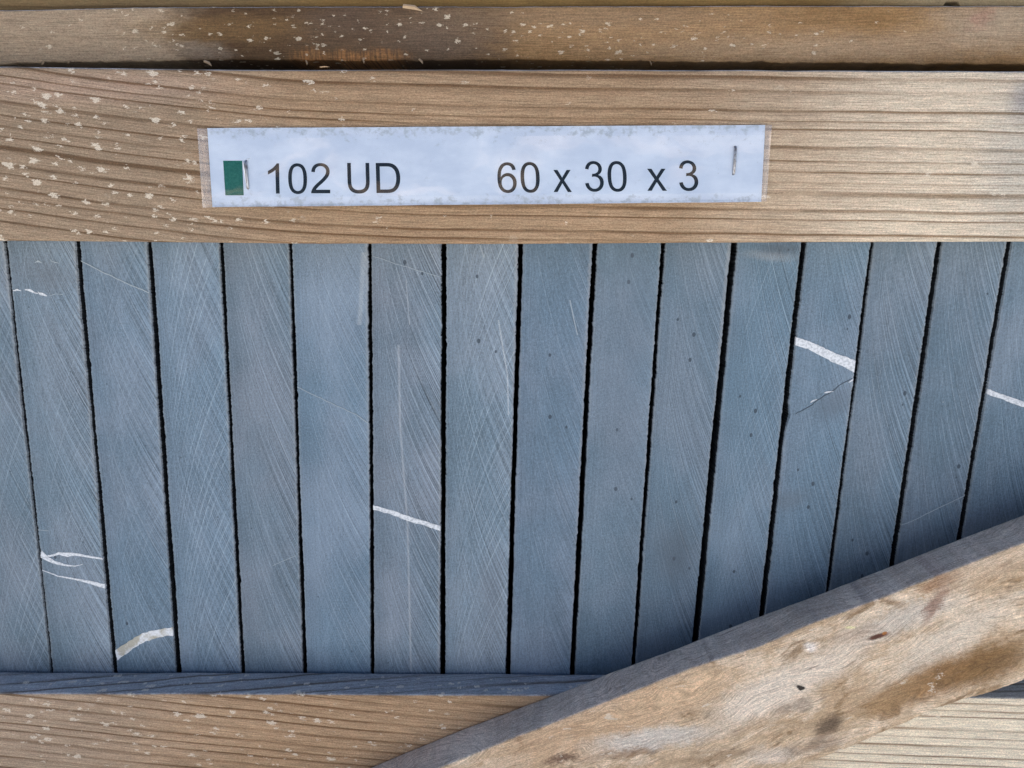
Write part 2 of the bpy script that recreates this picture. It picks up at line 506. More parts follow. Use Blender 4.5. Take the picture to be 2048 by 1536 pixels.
# diagonal brace
bx_back = [(736, 1536), (920, 1459), (1100, 1391), (1216, 1346), (1348, 1297), (1494, 1240), (1655, 1181), (1787, 1129), (1925, 1074), (2048, 1028)]
bx_top = [(875, 1536), (1096, 1449), (1250, 1388), (1380, 1337), (1517, 1293), (1610, 1252), (1787, 1186), (1922, 1133), (2048, 1085)]
bx_bot = [(1592, 1536), (1708, 1493), (1760, 1469), (1813, 1447), (1870, 1420), (1925, 1401), (1967, 1391), (2010, 1375), (2048, 1362)]
br_t = poly([at(x, y, YBR) for x, y in bx_top])
br_tb = poly([at(x, y, YF) for x, y in bx_back])
br_b = poly([at(x, y, YBR) for x, y in bx_bot])
xa, xb = at(1592, 1536, YBR)[0], at(2048, 1362, YBR)[0]
slope = (at(2048, 1085, YBR)[1] - at(875, 1536, YBR)[1]) / (at(2048, 1085, YBR)[0] - at(875, 1536, YBR)[0])
ANG = math.atan(slope)
HB = br_t(0.5 * (xa + xb)) - br_b(0.5 * (xa + xb))
def brace_b(x):
    if x < xa: return br_b(xa) + slope * (x - xa)
    if x > xb: return br_b(xb) + slope * (x - xb)
    return br_b(x)
tl0, tl1 = at(875, 1536, YBR)[0], at(2048, 1085, YBR)[0]
def brace_t(x):
    if x < tl0: return br_t(tl0) + slope * (x - tl0)
    if x > tl1: return br_t(tl1) + slope * (x - tl1)
    return br_t(x)
BX0, BX1 = -0.115, 0.60
xs_b = stations(BX0, BX1, 0.0010)
o_br = org_of(xs_b, YBR, YF, brace_t, brace_b)
def brace_stains(g, c, x, z, xr, zr, fz, fib):
    n1 = g.noise(xr * 0.03, zr * 0.06, 1.0, detail=4, rough=0.65, dist=0.8)
    n2 = g.noise(xr * 0.05 + 20, zr * 0.10, 3.0, detail=4, rough=0.65, dist=0.6)
    c = g.mix(g.step(n1, 0.46, 0.62) * 0.75, c, (0.64, 0.53, 0.40))
    c = g.mix(g.step(n2, 0.54, 0.66) * 0.7, c, (0.19, 0.112, 0.05))
    w1 = (g.noise(x * 0.09, z * 0.09, 5.0, detail=6, rough=0.78) - 0.5)
    w2 = (g.noise(x * 0.09, z * 0.09, 25.0, detail=6, rough=0.78) - 0.5)
    mot = g.noise(xr * 0.22, zr * 0.42, 31.0, detail=4, rough=0.75)
    c = g.gain(c, 0.76 + mot * 0.62)
    strand = g.noise(xr * 0.10, zr * 1.5, 41.0, detail=4, rough=0.7)
    c = g.gain(c, 0.83 + strand * 0.36)
    def st(c, px, py, rx, rz, amt, colr, ang=ANG, soft=0.6, wob=15):
        a = P(px, py, YBR); return g.mix(g.ell(x + w1 * wob, z + w2 * wob, a[0], a[1], rx, rz, ang, soft) * amt, c, colr)
    c = st(c, 1200, 1450, 52, 11, 0.8, (0.50, 0.345, 0.215))
    c = st(c, 1330, 1400, 34, 6, 0.6, (0.56, 0.40, 0.25))
    c = st(c, 1310, 1478, 26, 5, 0.85, (0.56, 0.52, 0.46), 0.12)
    c = st(c, 1530, 1395, 24, 9, 0.9, (0.70, 0.61, 0.50), 0.5)
    c = st(c, 1650, 1330, 20, 7, 0.8, (0.67, 0.58, 0.47), 0.5)
    c = st(c, 1800, 1240, 24, 6, 0.7, (0.58, 0.54, 0.47), 0.4)
    c = st(c, 1890, 1290, 30, 8, 0.75, (0.62, 0.55, 0.45), 0.7)
    c = st(c, 1540, 1510, 11, 4, 0.7, (0.63, 0.55, 0.46), 0.1)
    c = st(c, 1880, 1355, 28, 8, 0.9, (0.235, 0.128, 0.048), 0.45)
    c = st(c, 1990, 1325, 18, 9, 0.9, (0.20, 0.115, 0.045), 0.5)
    c = st(c, 1780, 1400, 16, 5, 0.6, (0.36, 0.235, 0.12), 0.6)
    c = st(c, 1880, 1165, 9, 3.0, 0.85, (0.27, 0.145, 0.07), 0.4)
    c = st(c, 1872, 1205, 9, 2.4, 0.8, (0.26, 0.155, 0.11), 1.1)
    c = st(c, 1710, 1270, 10, 3, 0.5, (0.38, 0.28, 0.2), 0.3)
    c = st(c, 1660, 1450, 7, 4, 0.85, (0.10, 0.07, 0.045), 0.7)
    c = st(c, 1640, 1490, 12, 4, 0.5, (0.18, 0.13, 0.10), 0.3)
    c = st(c, 1598, 1412, 6, 2.4, 0.5, (0.15, 0.12, 0.10), 0.2)
    c = st(c, 1430, 1515, 18, 3, 0.6, (0.24, 0.16, 0.09), 0.15)
    c = st(c, 1125, 1518, 7, 2.0, 0.85, (0.13, 0.075, 0.05), 0.35)
    c = st(c, 1230, 1510, 14, 2.5, 0.6, (0.25, 0.165, 0.11), 0.15)
    c = st(c, 1980, 1130, 22, 6, 0.5, (0.55, 0.43, 0.31), 0.4)
    # bark pocket and a bead of resin
    c = st(c, 1601, 1374, 1.9, 1.3, 1.0, (0.035, 0.03, 0.025), -0.4, 0.3, 6)
    c = st(c, 1757, 1272, 4.6, 1.1, 0.95, (0.10, 0.035, 0.02), 0.3, 0.4, 3)
    c = st(c, 1769, 1266, 1.0, 0.7, 0.9, (0.40, 0.16, 0.04), 0.3, 0.4, 1.5)
    c = st(c, 1700, 1255, 2.2, 0.7, 0.9, (0.72, 0.68, 0.38), 0.0, 0.5, 3)
    c = st(c, 1623, 1293, 2.6, 1.8, 0.6, (0.85, 0.83, 0.80), 0.0, 0.7, 8)
    # fine dark checks
    ck = g.noise(xr * 0.05, zr * 0.75, 11.0, detail=3, rough=0.6)
    c = g.mix(g.step(ck, 0.64, 0.70) * 0.55, c, (0.17, 0.12, 0.09))
    return c
def bend_br(g, x):
    return 0.0
m_br = wood('brace_softwood', o_br, None, 13.0, (0.53, 0.41, 0.28), (0.385, 0.275, 0.168), None, (0.72, 0.66, 0.62),
            chips=(0.05, 6.0, 3.5, (0.72, 0.64, 0.52)), stains=brace_stains, tilt=ANG, seed=8.15, fuzz=1.35, line_amt=0.4, figure=30.0, big=0.3, sky_tint=0.42)
# its upper arris is not square: the back edge has its own line
def brace_mesh():
    verts, faces = [], []
    seg, rad = 3, 0.0011
    for x in xs_b:
        jt = 0.0007 * (fnoise(x, 31, 70, 4) + 0.7 * fnoise(x, 33, 500, 3))
        jb = 0.0009 * (fnoise(x, 35, 80, 4) + 0.4 * fnoise(x, 36, 600, 2))
        ft, fb = brace_t(x) + jt, brace_b(x) + jb
        bt_ = min(max(br_tb(x), brace_t(x) - 0.003), brace_t(x) + 0.003) + 0.0005 * fnoise(x, 38, 60, 4)
        r = rad * (1.1 + 0.5 * fnoise(x, 39, 40))
        for (yc, zc, a0) in ((YBR + r, ft - r, 180), (YF - r - 0.0001, bt_ - r, 90), (YF - r - 0.0001, fb + r, 0), (YBR + r, fb + r, -90)):
            for q in range(seg + 1):
                a = R(a0 - 90.0 * q / seg)
                verts.append((x, yc + r * math.cos(a), zc + r * math.sin(a)))
    n = 4 * (seg + 1)
    for i in range(len(xs_b) - 1):
        for j in range(n):
            a, b2 = i * n + j, i * n + (j + 1) % n
            faces.append((a, a + n, b2 + n, b2))
    faces.append(tuple(range(n)))
    L = (len(xs_b) - 1) * n
    faces.append(tuple(L + j for j in reversed(range(n))))
    return mesh_obj('brace', verts, faces, m_br, crate, o_br, smooth=True)
brace = brace_mesh()
brace['label'] = 'knotty fuzzy sawn diagonal brace nailed over the bottom rail'

for k in range(5):  # added out of view, closes the back against light leaking between slabs
    zz0 = z_slab0 - 0.02 + k * 0.0665
    board('back_light_stop', m_low, stations(XL, XR, 0.05), lambda x: zz0 + 0.066, lambda x: zz0, 0.601, 0.618, crate, seed=70.0 + k)
# what carries the slabs: deck boards on bearers, out of the picture
for k in range(4):
    y0 = 0.004 + k * 0.152
    board('deck_board', m_low, stations(XL, XR, 0.05), lambda x: z_slab0 - 0.0002, lambda x: z_slab0 - 0.022, y0, y0 + 0.14, crate, seed=40.0 + k)
zb_ = z_slab0 - 0.0222
for k, xc in enumerate((-0.42, 0.08, 0.58)):
    board('bearer', m_low, stations(xc - 0.045, xc + 0.045, 0.03), lambda x: zb_, lambda x: 0.0, 0.004, 0.6, crate, rad=0.003, seed=50.0 + k)

# splinters that stand off the sawn edges
def splinter(p0, p1, w, y, mat, parent):
    (x0, z0), (x1, z1) = at(*p0, y), at(*p1, y)
    d = Vector((x1 - x0, 0, z1 - z0)); n = Vector((-d.z, 0, d.x)).normalized() * w
    A, B = Vector((x0, y, z0)), Vector((x1, y, z1))
    M = A.lerp(B, 0.55) + n * 0.4
    vs_ = [A + n * 0.5, A - n * 0.5, M + n * 0.55, M - n * 0.55, B, A + Vector((0, -0.0006, 0)), M + Vector((0, -0.0009, 0))]
    fs = [(0, 2, 6, 5), (5, 6, 3, 1), (2, 4, 6), (6, 4, 3), (0, 1, 3, 2), (2, 3, 4), (0, 5, 1)]
    return mesh_obj('splinter', vs_, fs, mat, parent, A)
ms, g_, b_ = material('raw_splinter_wood')
_x, _y, _z = g_.coords((0, 0, 0))
finish(g_, b_, g_.mix(g_.noise(_x * 0.6, _z * 1.5, _y, detail=2), (0.62, 0.46, 0.30), (0.42, 0.28, 0.16)), 0.8)
for p0, p1, w in (((806, 12), (846, 23), 0.0016), ((408, 122), (424, 133), 0.0011), ((838, 118), (846, 129), 0.0008), ((612, 121), (614, 131), 0.0006),
                  ((726, 119), (728, 128), 0.0005), ((640, 134), (660, 134), 0.0004), ((88, 122), (82, 131), 0.0006), ((140, 120), (134, 128), 0.0005), ((1300, 122), (1303, 132), 0.0004)):
    splinter(p0, p1, w, (YL if p0[1] < 130 else YF) - 0.0003, ms, lid if p0[1] < 130 else rail)

# ------------------------------------------------------------------ the bluestone slabs
SEAM = [(-278, -150, 9), (-134, -22, 9), (10, 103, 8), (153, 229, 9), (296.5, 355, 12.5), (440, 484, 9), (580, 609, 9), (738.5, 745, 9), (888, 885, 12), (1042, 1016, 11),
        (1190, 1145, 13), (1328, 1267, 10), (1470, 1386, 16), (1608, 1512, 13), (1745, 1635, 9), (1881, 1755, 15), (2021, 1877, 12), (2163, 2005, 10), (2304, 2131, 10)]
def stone_mat(i, off_x, w_mm, A, B, tint, extras=None):
    """honed sawn limestone edge: A strength of the saw arcs falling right, B of the crossing arcs"""
    m, g, b = material('bluestone_%02d' % i)
    x, y, z = g.coords((0, 0, 0))
    sd = i * 3.17
    Rr = 290.0 + 50 * math.sin(i * 1.7)
    xx = (x + 0.6).max(0.05)
    arc = (xx * (2 * Rr) - xx * xx).sqrt()
    s1, s2 = z + arc, z - arc
    e = x / w_mm
    jit = g.noise(x * 0.05, z * 0.05, sd + 1, detail=2) - 0.5
    def lines(s, per, k, wd):
        ph = s / per + (g.noise(s * 0.09, sd + k, 0.0, detail=1) - 0.5) * 0.9 + jit * 0.25
        f = ph.fract()
        rnd = g.noise((ph - f) * 5.31, sd + k, 2.0, detail=0.0)
        return g.step((f - 0.5).abs(), wd, wd * 0.15) * g.step(rnd, 0.30, 0.65, 0.25, 1.0)
    fine1 = g.noise(s1 * 1.1, sd, x * 0.03, detail=2, rough=0.75)
    bold1 = lines(s1, 7.4, 1.0, 0.095).max(lines(s1, 3.3, 2.0, 0.13) * 0.38)
    bold2 = lines(s2, 7.8, 5.0, 0.095).max(lines(s2, 3.9, 6.0, 0.11) * 0.3)
    fine2 = g.noise(s2 * 1.3, sd + 9, x * 0.03, detail=2, rough=0.7)
    vert = g.noise(x * 2.2, z * 0.012, sd, detail=2, rough=0.6)
    keep1 = g.noise(x * 0.10, z * 0.03, sd + 2, detail=2)
    keep2 = g.noise(x * 0.10, z * 0.03, sd + 6, detail=2)
    edge = g.step(e, 0.35, 1.0)
    tear = g.step(g.noise(x * 0.9, z * 0.35, sd + 13, detail=3, rough=0.75), 0.30, 0.50)   # the blade skips
    bold1, bold2 = bold1 * tear, bold2 * tear
    inner = g.step(e, 0.04, 0.30) 
    h = (fine1 - 0.5) * (0.55 + edge * 1.0) * A + bold1 * 0.16 * A * inner * g.step(keep1, 0.25, 0.5) + bold2 * 0.18 * B * inner * g.step(keep2, 0.25, 0.5)
    h = h + (fine2 - 0.5) * 0.35 * B + (vert - 0.5) * 0.35 * (1.0 - edge)
    grit = g.noise(x * 3.2, z * 3.2, y * 3.2, detail=2, rough=0.75)
    grain = g.noise(x * 1.25, z * 1.1, y * 1.2 + sd, detail=3, rough=0.8)
    blot = g.noise(x * 0.05, z * 0.03, sd, detail=4, rough=0.6)
    blot2 = g.noise(x * 0.022 + 9, z * 0.014, sd + 4, detail=3, rough=0.6)
    val = 0.95 + h * 1.55 + (grit - 0.5) * 0.6 + (grain - 0.5) * 1.25 + (blot - 0.5) * 0.45 + (blot2 - 0.5) * 0.40
    base = g.mix(g.step(blot2, 0.35, 0.65), (0.150 * tint[0], 0.212 * tint[1], 0.262 * tint[2]), (0.193 * tint[0], 0.236 * tint[1], 0.280 * tint[2]))
    c = g.gain(base, val.max(0.2))
    # dust pushed into the saw marks, pale
    c = g.mix((bold1 * A * inner * g.step(keep1, 0.25, 0.5)).max(bold2 * B * inner * g.step(keep2, 0.25, 0.5)) * 0.25, c, (0.46, 0.51, 0.54))
    # fossil specks
    d, r1, r2 = g.voro(x / 8.0 + (grit - 0.5) * 0.05, z / 11.0 + sd, 0.0)
    sp = g.step(d - r2 * 0.07, 0.06, 0.03) * r1.gt(0.58)
    c = g.mix(sp * 0.85, c, (0.04, 0.058, 0.08))
    d, r1, r2 = g.voro(x / 15.0 + 4, z / 24.0 + sd, 2.0)
    sp2 = g.step(d, 0.022, 0.010) * r1.gt(0.55)
    c = g.mix(sp2 * 0.8, c, (0.62, 0.66, 0.68))
    # rubbed arris, a little paler
    rub = g.noise(x * 0.9, z * 0.9, sd, detail=3, rough=0.7)
    ar = g.step(e + (rub - 0.5) * 0.10, 0.955, 1.0) + g.step(e + (rub - 0.5) * 0.10, 0.045, 0.0) * 0.6
    c = g.mix(ar * 0.35, c, (0.40, 0.40, 0.40))
    if extras: c = extras(g, c, x, z, grit, blot)
    finish(g, b, c, rough=0.62, height=fine1 * (0.8 * A) + grit * 0.9, dist=0.0003, strength=1.0, spec=0.35)
    return m

m_face, gv, bv = material('gap_shaded_bluestone')      # broad honed faces, gap shade painted in as near-black colour
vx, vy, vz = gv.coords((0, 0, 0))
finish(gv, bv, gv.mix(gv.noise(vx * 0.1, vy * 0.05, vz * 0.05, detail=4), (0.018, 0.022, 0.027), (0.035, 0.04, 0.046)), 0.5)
m_vein, gv, bv = material('white_calcite')
vx, vy, vz = gv.coords((0, 0, 0))
vn = gv.noise(vx * 0.9, vz * 0.9, vy, detail=4, rough=0.7)
finish(gv, bv, gv.mix(gv.step(vn, 0.40, 0.56), (0.46, 0.49, 0.52), (0.68, 0.705, 0.73)), 0.5, vn, 0.0003, 0.6)
m_vein2, gv, bv = material('yellowed_calcite')
vx, vy, vz = gv.coords((0, 0, 0))
vn = gv.noise(vx * 0.10 + 0.5, vz * 0.10, 2.0, detail=4, rough=0.65)
vn2 = gv.noise(vx * 1.4, vz * 1.4, 0.0, detail=3, rough=0.7)
vc = gv.mix(gv.step(vn, 0.42, 0.55), (0.42, 0.40, 0.33), (0.68, 0.70, 0.72))
finish(gv, bv, gv.gain(vc, 0.65 + vn2 * 0.7), 0.5, vn2, 0.0003, 0.6)
m_hair, gv, bv = material('thin_calcite')
finish(gv, bv, (0.34, 0.395, 0.43), 0.6)
m_crack, gv, bv = material('dark_crack')
finish(gv, bv, (0.065, 0.08, 0.095), 0.8)

SLAB_INFO = {}   # index -> (A, B, tint, label)
T0 = (1.0, 1.0, 1.0)
A_B = {0: (0.9, 0.5), 1: (0.9, 0.85), 2: (1.2, 0.6), 3: (0.9, 0.55), 4: (0.95, 1.35), 5: (1.05, 0.30), 6: (0.8, 0.35), 7: (1.25, 0.2), 8: (0.95, 1.4), 9: (0.55, 0.05),
       10: (0.4, 0.12), 11: (0.85, 0.12), 12: (0.95, 0.75), 13: (0.75, 0.15), 14: (1.0, 0.15), 15: (0.9, 0.2), 16: (0.8, 0.3), 17: (0.8, 0.3)}
TINT = {3: (0.96, 1.0, 1.04), 4: (0.99, 1.0, 1.03), 5: (1.03, 1.0, 1.0), 7: (1.04, 1.0, 1.0), 6: (0.93, 0.98, 1.03), 9: (0.97, 0.97, 1.0), 13: (0.95, 0.97, 0.99), 12: (0.96, 1.0, 1.02)}
LABELS = {
    1: 'bluestone slab with crossed saw marks beside the slab with forked white veins',
    2: 'bluestone slab with forked white veins low down and a white flake near the rail',
    3: 'bluestone slab with one thick yellowish white vein just above the bottom rail',
    4: 'bluestone slab with a bold lattice of crossed saw marks beside the thick yellowish vein',
    5: 'bluestone slab with fine slanting saw marks between two plainer slabs under the green square',
    6: 'bluestone slab with a thin white hairline and a pale scuff at its upper corner',
    7: 'bluestone slab with a straight white vein and a long pale vertical scratch',
    8: 'bluestone slab with bold crossed saw marks beside the one with a long vertical scratch',
    9: 'smooth plain bluestone slab next to the slab with bold crossed saw marks',
    10: 'smooth dark bluestone slab whose foot ends where brace and bottom rail meet',
    11: 'bluestone slab with slanting saw marks and a broad dark blotch low down by the brace',
    12: 'bluestone slab with a dark smudge just under the rail',
    13: 'bluestone slab with a broad white vein above a chipped diagonal crack',
    14: 'bluestone slab with near vertical saw marks beside the cracked slab with the broad white vein',
    15: 'bluestone slab with a faint pale hairline just above the brace',
    16: 'bluestone slab with a narrow white vein halfway up beside the hairline slab',
}
def slab_extras(i, inv):
    def loc(px, py):
        x, z = at(px, py, 0.0); v = inv @ Vector((x, 0, z)); return v.x * 1000, v.z * 1000
    def f7(g, c, x, z, grit, blot):
        q = g.seg(x, z, [loc(797, 690), loc(800, 850), loc(815, 1050), loc(822, 1343)], 0.75) * g.step(grit, 0.2, 0.6)
        q2 = g.seg(x, z, [loc(812, 560), loc(819, 650)], 0.3)
        return g.mix((q * 0.32).max(q2 * 0.3), c, (0.62, 0.64, 0.65))
    def f8(g, c, x, z, grit, blot):
        q = g.seg(x, z, [loc(997, 640), loc(1005, 690), loc(1015, 750), loc(1017, 830)], 0.55) * g.step(grit, 0.3, 0.6)
        q2 = g.seg(x, z, [loc(960, 490), loc(968, 515)], 0.35)
        a = loc(985, 1180)
        c = g.mix(g.ell(x, z, a[0], a[1], 5, 18, 0, 0.9) * 0.3, c, (0.10, 0.12, 0.145))
        return g.mix((q * 0.5).max(q2 * 0.35), c, (0.66, 0.69, 0.70))
    def f9(g, c, x, z, grit, blot):
        q = g.seg(x, z, [loc(1140, 600), loc(1147, 635), loc(1155, 670)], 0.35)
        return g.mix(q * 0.4, c, (0.62, 0.66, 0.68))
    def f6(g, c, x, z, grit, blot):
        q = g.seg(x, z, [loc(726, 505), loc(722, 600), loc(718, 650)], 1.6) * g.step(grit, 0.3, 0.55)
        return g.mix(q * 0.35, c, (0.50, 0.53, 0.54))
    def f12(g, c, x, z, grit, blot):
        a = loc(1560, 497); b2 = loc(1540, 512)
        c = g.mix(g.ell(x + (blot - 0.5) * 8, z + (blot - 0.5) * 4, a[0], a[1], 9, 2.6, 0, 0.8) * 0.5, c, (0.07, 0.075, 0.09))
        return g.mix(g.ell(x, z + (blot - 0.5) * 5, b2[0], b2[1], 10, 1.8, 0, 0.8) * 0.4 * g.step(grit, 0.35, 0.6), c, (0.44, 0.42, 0.40))
    def f11(g, c, x, z, grit, blot):
        a = loc(1350, 1110)
        return g.mix(g.ell(x + (blot - 0.5) * 14, z + (blot - 0.5) * 14, a[0], a[1], 9, 12, 0.3, 0.8) * 0.5, c, (0.10, 0.12, 0.145))
    def f13(g, c, x, z, grit, blot):
        a = loc(1672, 805)
        c = g.mix(g.ell(x + (blot - 0.5) * 8, z + (blot - 0.5) * 8, a[0], a[1], 11, 5.5, 0.5, 0.7) * 0.45, c, (0.12, 0.145, 0.175))
        a = loc(1575, 1000)
        return g.mix(g.ell(x, z + (blot - 0.5) * 6, a[0], a[1], 9, 4, 0.3, 0.8) * 0.4, c, (0.12, 0.145, 0.17))
    def f10(g, c, x, z, grit, blot):
        a = loc(1255, 700)
        return g.mix(g.ell(x + (blot - 0.5) * 20, z + (blot - 0.5) * 40, a[0], a[1], 12, 60, 0.0, 0.9) * 0.3, c, (0.15, 0.185, 0.235))
    def f2(g, c, x, z, grit, blot):
        a = loc(95, 550)
        return g.mix(g.ell(x + (blot - 0.5) * 12, z + (blot - 0.5) * 12, a[0], a[1], 10, 6, 0.0, 0.8) * 0.35, c, (0.13, 0.14, 0.155))
    return {2: f2, 6: f6, 7: f7, 8: f8, 9: f9, 10: f10, 11: f11, 12: f12, 13: f13}.get(i)

def build_slab(i):
    (lt, lb, lw), (rt, rb, rw) = SEAM[i], SEAM[i + 1]
    # px of the two arrises at the upper and lower reference rows, unprojected on the slab front plane
    rows = (487.0, 1343.0)
    L = [Vector((at(lt + lw * 0.38, rows[0], 0)[0], at(0, rows[0], 0)[1])), Vector((at(lb + lw * 0.38, rows[1], 0)[0], at(0, rows[1], 0)[1]))]
    Q = [Vector((at(rt - rw * 0.38, rows[0], 0)[0], at(0, rows[0], 0)[1])), Vector((at(rb - rw * 0.38, rows[1], 0)[0], at(0, rows[1], 0)[1]))]
    lean = math.atan2(L[0].x - L[1].x, L[0].y - L[1].y)
    kx = (L[1].x - L[0].x) / (L[1].y - L[0].y)
    ox = L[1].x + kx * (z_slab0 - L[1].y)
    rng = random.Random(100 + i)
    dy = rng.uniform(0.0, 0.0009)
    org = Vector((ox, dy, z_slab0))
    Mx = Matrix.Translation(org) @ Matrix.Rotation(lean, 4, 'Y')
    inv = Mx.inverted()
    def toloc(v): q = inv @ Vector((v.x, dy, v.y)); return q.x, q.z
    r0, r1 = toloc(Q[0]), toloc(Q[1])
    kr = (r0[0] - r1[0]) / (r0[1] - r1[1])
    n = 760
    verts, faces = [], []
    D = 0.598
    w_mid = r1[0] + kr * (0.14 - r1[1])
    for j in range(n + 1):
        z = 0.300 * j / n
        xl = 0.0; xr = r1[0] + kr * (z - r1[1])
        jl = 0.00042 * fnoise(z, i * 2.3 + 1, 300, 3) + 0.00046 * fnoise(z, i * 2.3 + 5, 1500, 2) + 0.00058 * fnoise(z, i + 60, 14, 3)
        jr = 0.00044 * fnoise(z, i * 2.3 + 2, 300, 3) + 0.00050 * fnoise(z, i * 2.3 + 6, 1500, 2) + 0.00058 * fnoise(z, i + 80, 14, 3)
        chip = max(0.0, fnoise(z, i + 17.0, 110, 3) - 0.36) * 0.0028
        chip2 = max(0.0, fnoise(z, i + 27.0, 110, 3) - 0.36) * 0.0028
        if i == 13:      # broken corner on the joint
            zc = (inv @ Vector((0, 0, at(1575, 815, 0)[1]))).z
            chip += 0.0011 * math.exp(-((z - zc) / 0.004) ** 2)
        fy = 0.00012 * fnoise(z, i + 3.0, 25, 2)
        verts += [(xl + 0.0001, D, z), (xl + jl + chip, 0.0010 + chip, z), (xl + jl + chip + 0.00028, fy, z),
                  (xr + jr - chip2 - 0.00028, fy, z), (xr + jr - chip2, 0.0010 + chip2, z), (xr - 0.0001, D, z)]
    for j in range(n):
        for q in range(6):
            a, b2 = j * 6 + q, j * 6 + (q + 1) % 6
            faces.append((a, b2, b2 + 6, a + 6))
    faces.append(tuple(reversed(range(6)))); faces.append(tuple(n * 6 + q for q in range(6)))
    A, B = A_B[i]
    t = TINT.get(i, T0)
    t = tuple(a * b for a, b in zip(t, (0.92, 0.985, 1.03))) if i > 8 else tuple(a * b for a, b in zip(t, (0.97, 1.0, 1.02))); k = 1.0 + rng.uniform(-0.11, 0.09)
    mat = stone_mat(i, 0, w_mid * 1000, A, B, tuple(q * k for q in t), slab_extras(i, inv))
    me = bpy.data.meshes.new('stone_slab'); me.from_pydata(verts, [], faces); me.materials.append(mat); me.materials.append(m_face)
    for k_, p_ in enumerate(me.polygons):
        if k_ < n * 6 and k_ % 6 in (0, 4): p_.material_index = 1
    me.update()
    o = bpy.data.objects.new('stone_slab', me); col.objects.link(o)
    o.matrix_basis = Mx
    lab = LABELS.get(i, 'plain bluestone slab towards either end of the packed row')
    o['kind'] = 'thing'
    tag(o, lab, 'stone slab', 'bluestone slabs packed upright in the crate')
    SLAB_INFO[i] = (o, inv, w_mid, kr, r1)
    return o
for i in range(0, 18): build_slab(i)
# the row goes on to both ends of the crate
for src, step, count in ((0, -0.0314, 6), (17, 0.0314, 11)):
    for k in range(1, count + 1):
        c_ = SLAB_INFO[src][0].copy()
        col.objects.link(c_)
        c_.location.x += step * k

def vein(i, pts, mat, name='vein', rag=0.16, proud=0.00012):
    """inlaid band across a slab's edge; pts are (px, py, width px) along its centre line"""
    o, inv, w, kr, r1 = SLAB_INFO[i]
    P3 = []
    for px, py, wd in pts:
        x, z = at(px, py, 0.0); v = inv @ Vector((x, 0, z)); P3.append((v.x, v.z, wd / 4350.0))
    # resample
    out = []
    for (x0, z0, w0), (x1, z1, w1) in zip(P3, P3[1:]):
        n = max(2, int(math.hypot(x1 - x0, z1 - z0) / 0.0004))
        for k in range(n): 
            t = k / n; out.append((x0 + (x1 - x0) * t, z0 + (z1 - z0) * t, w0 + (w1 - w0) * t))
    out.append(P3[-1])
    yb = -o.matrix_basis.translation.y * 0.0
    verts, faces = [], []
    sd = i * 5.1 + pts[0][0] * 0.01
    for k, (x, z, wd) in enumerate(out):
        a, b2 = out[max(0, k - 1)], out[min(len(out) - 1, k + 1)]
        d = Vector((b2[0] - a[0], b2[1] - a[1])); d = d.normalized() if d.length > 0 else Vector((1, 0))
        nx, nz = -d.y, d.x
        s = k * 0.0004
        off = (wd * 0.35 * rag * 2 * fnoise(s, sd, 160, 3) if wd > 0.0006 else (0.00030 + 0.004 * max(0.0, rag - 0.5)) * fnoise(s, sd, 260, 3)) + 0.00035 * fnoise(s, sd + 1, 330, 3)
        h1 = wd * 0.5 * (1 + (rag + 0.06) * 1.8 * fnoise(s, sd + 3, 420, 3)); h2 = wd * 0.5 * (1 + (rag + 0.06) * 1.8 * fnoise(s, sd + 6, 420, 3))
        xlim = r1[0] + kr * (z - r1[1])
        def cl(v): return min(max(v, 0.0001), xlim - 0.0001)
        xa_, za_ = cl(x + nx * (off + h1)), z + nz * (off + h1)
        xb_, zb2 = cl(x + nx * (off - h2)), z + nz * (off - h2)
        yv = -proud - 0.0001
        verts += [(xa_, 0.0015, za_), (xa_, yv, za_), (xb_, yv, zb2), (xb_, 0.0015, zb2)]
    m_ = len(out)
    for k in range(m_ - 1):
        for q in range(4):
            a, b2 = k * 4 + q, k * 4 + (q + 1) % 4
            faces.append((a, a + 4, b2 + 4, b2))
    faces.append((0, 1, 2, 3)); e = (m_ - 1) * 4; faces.append((e + 3, e + 2, e + 1, e))
    me = bpy.data.meshes.new(name); me.from_pydata(verts, [], faces); me.materials.append(mat); me.update()
    v = bpy.data.objects.new(name, me); col.objects.link(v); v.parent = o
    return v
vein(2, [(96, 1113, 4), (118, 1107, 5), (135, 1110, 9), (150, 1108, 6), (175, 1113, 4.5), (207, 1118, 3.5)], m_vein)
vein(2, [(79, 1106, 16), (92, 1116, 10), (108, 1124, 7), (128, 1130, 4.5), (150, 1132, 2.5), (165, 1128, 1.2)], m_vein)
vein(2, [(83, 1140, 1.3), (115, 1152, 2.4), (150, 1158, 4), (180, 1164, 7), (200, 1170, 9), (214, 1173, 10)], m_vein)
vein(2, [(26, 581, 1.5), (34, 579, 3), (42, 582, 1.2)], m_vein, rag=0.7)
vein(2, [(50, 578, 2), (60, 580, 4.5), (70, 585, 2.5), (76, 585, 1.2)], m_vein, rag=0.7)
vein(2, [(75, 585, 1.5), (84, 589, 5), (94, 592, 2)], m_vein, rag=0.7)
vein(2, [(98, 591, 0.8), (112, 588, 1.0), (126, 588, 0.8)], m_hair, rag=0.7)
vein(2, [(70, 526, 0.8), (76, 522, 2.6), (84, 524, 1)], m_hair, rag=0.8)
vein(2, [(100, 519, 0.8), (108, 524, 1.6), (120, 527, 0.9)], m_hair, rag=0.8)
vein(2, [(76, 1060, 1.3), (98, 1062, 1)], m_hair)
vein(3, [(157, 520, 1.5), (200, 543, 1.6), (240, 562, 1.6), (297, 586, 1.8)], m_hair)
vein(3, [(227, 1315, 21), (250, 1299, 19), (272, 1284, 18), (290, 1275, 19), (310, 1270, 18), (330, 1266, 17), (354, 1265, 20)], m_vein2, rag=0.10)
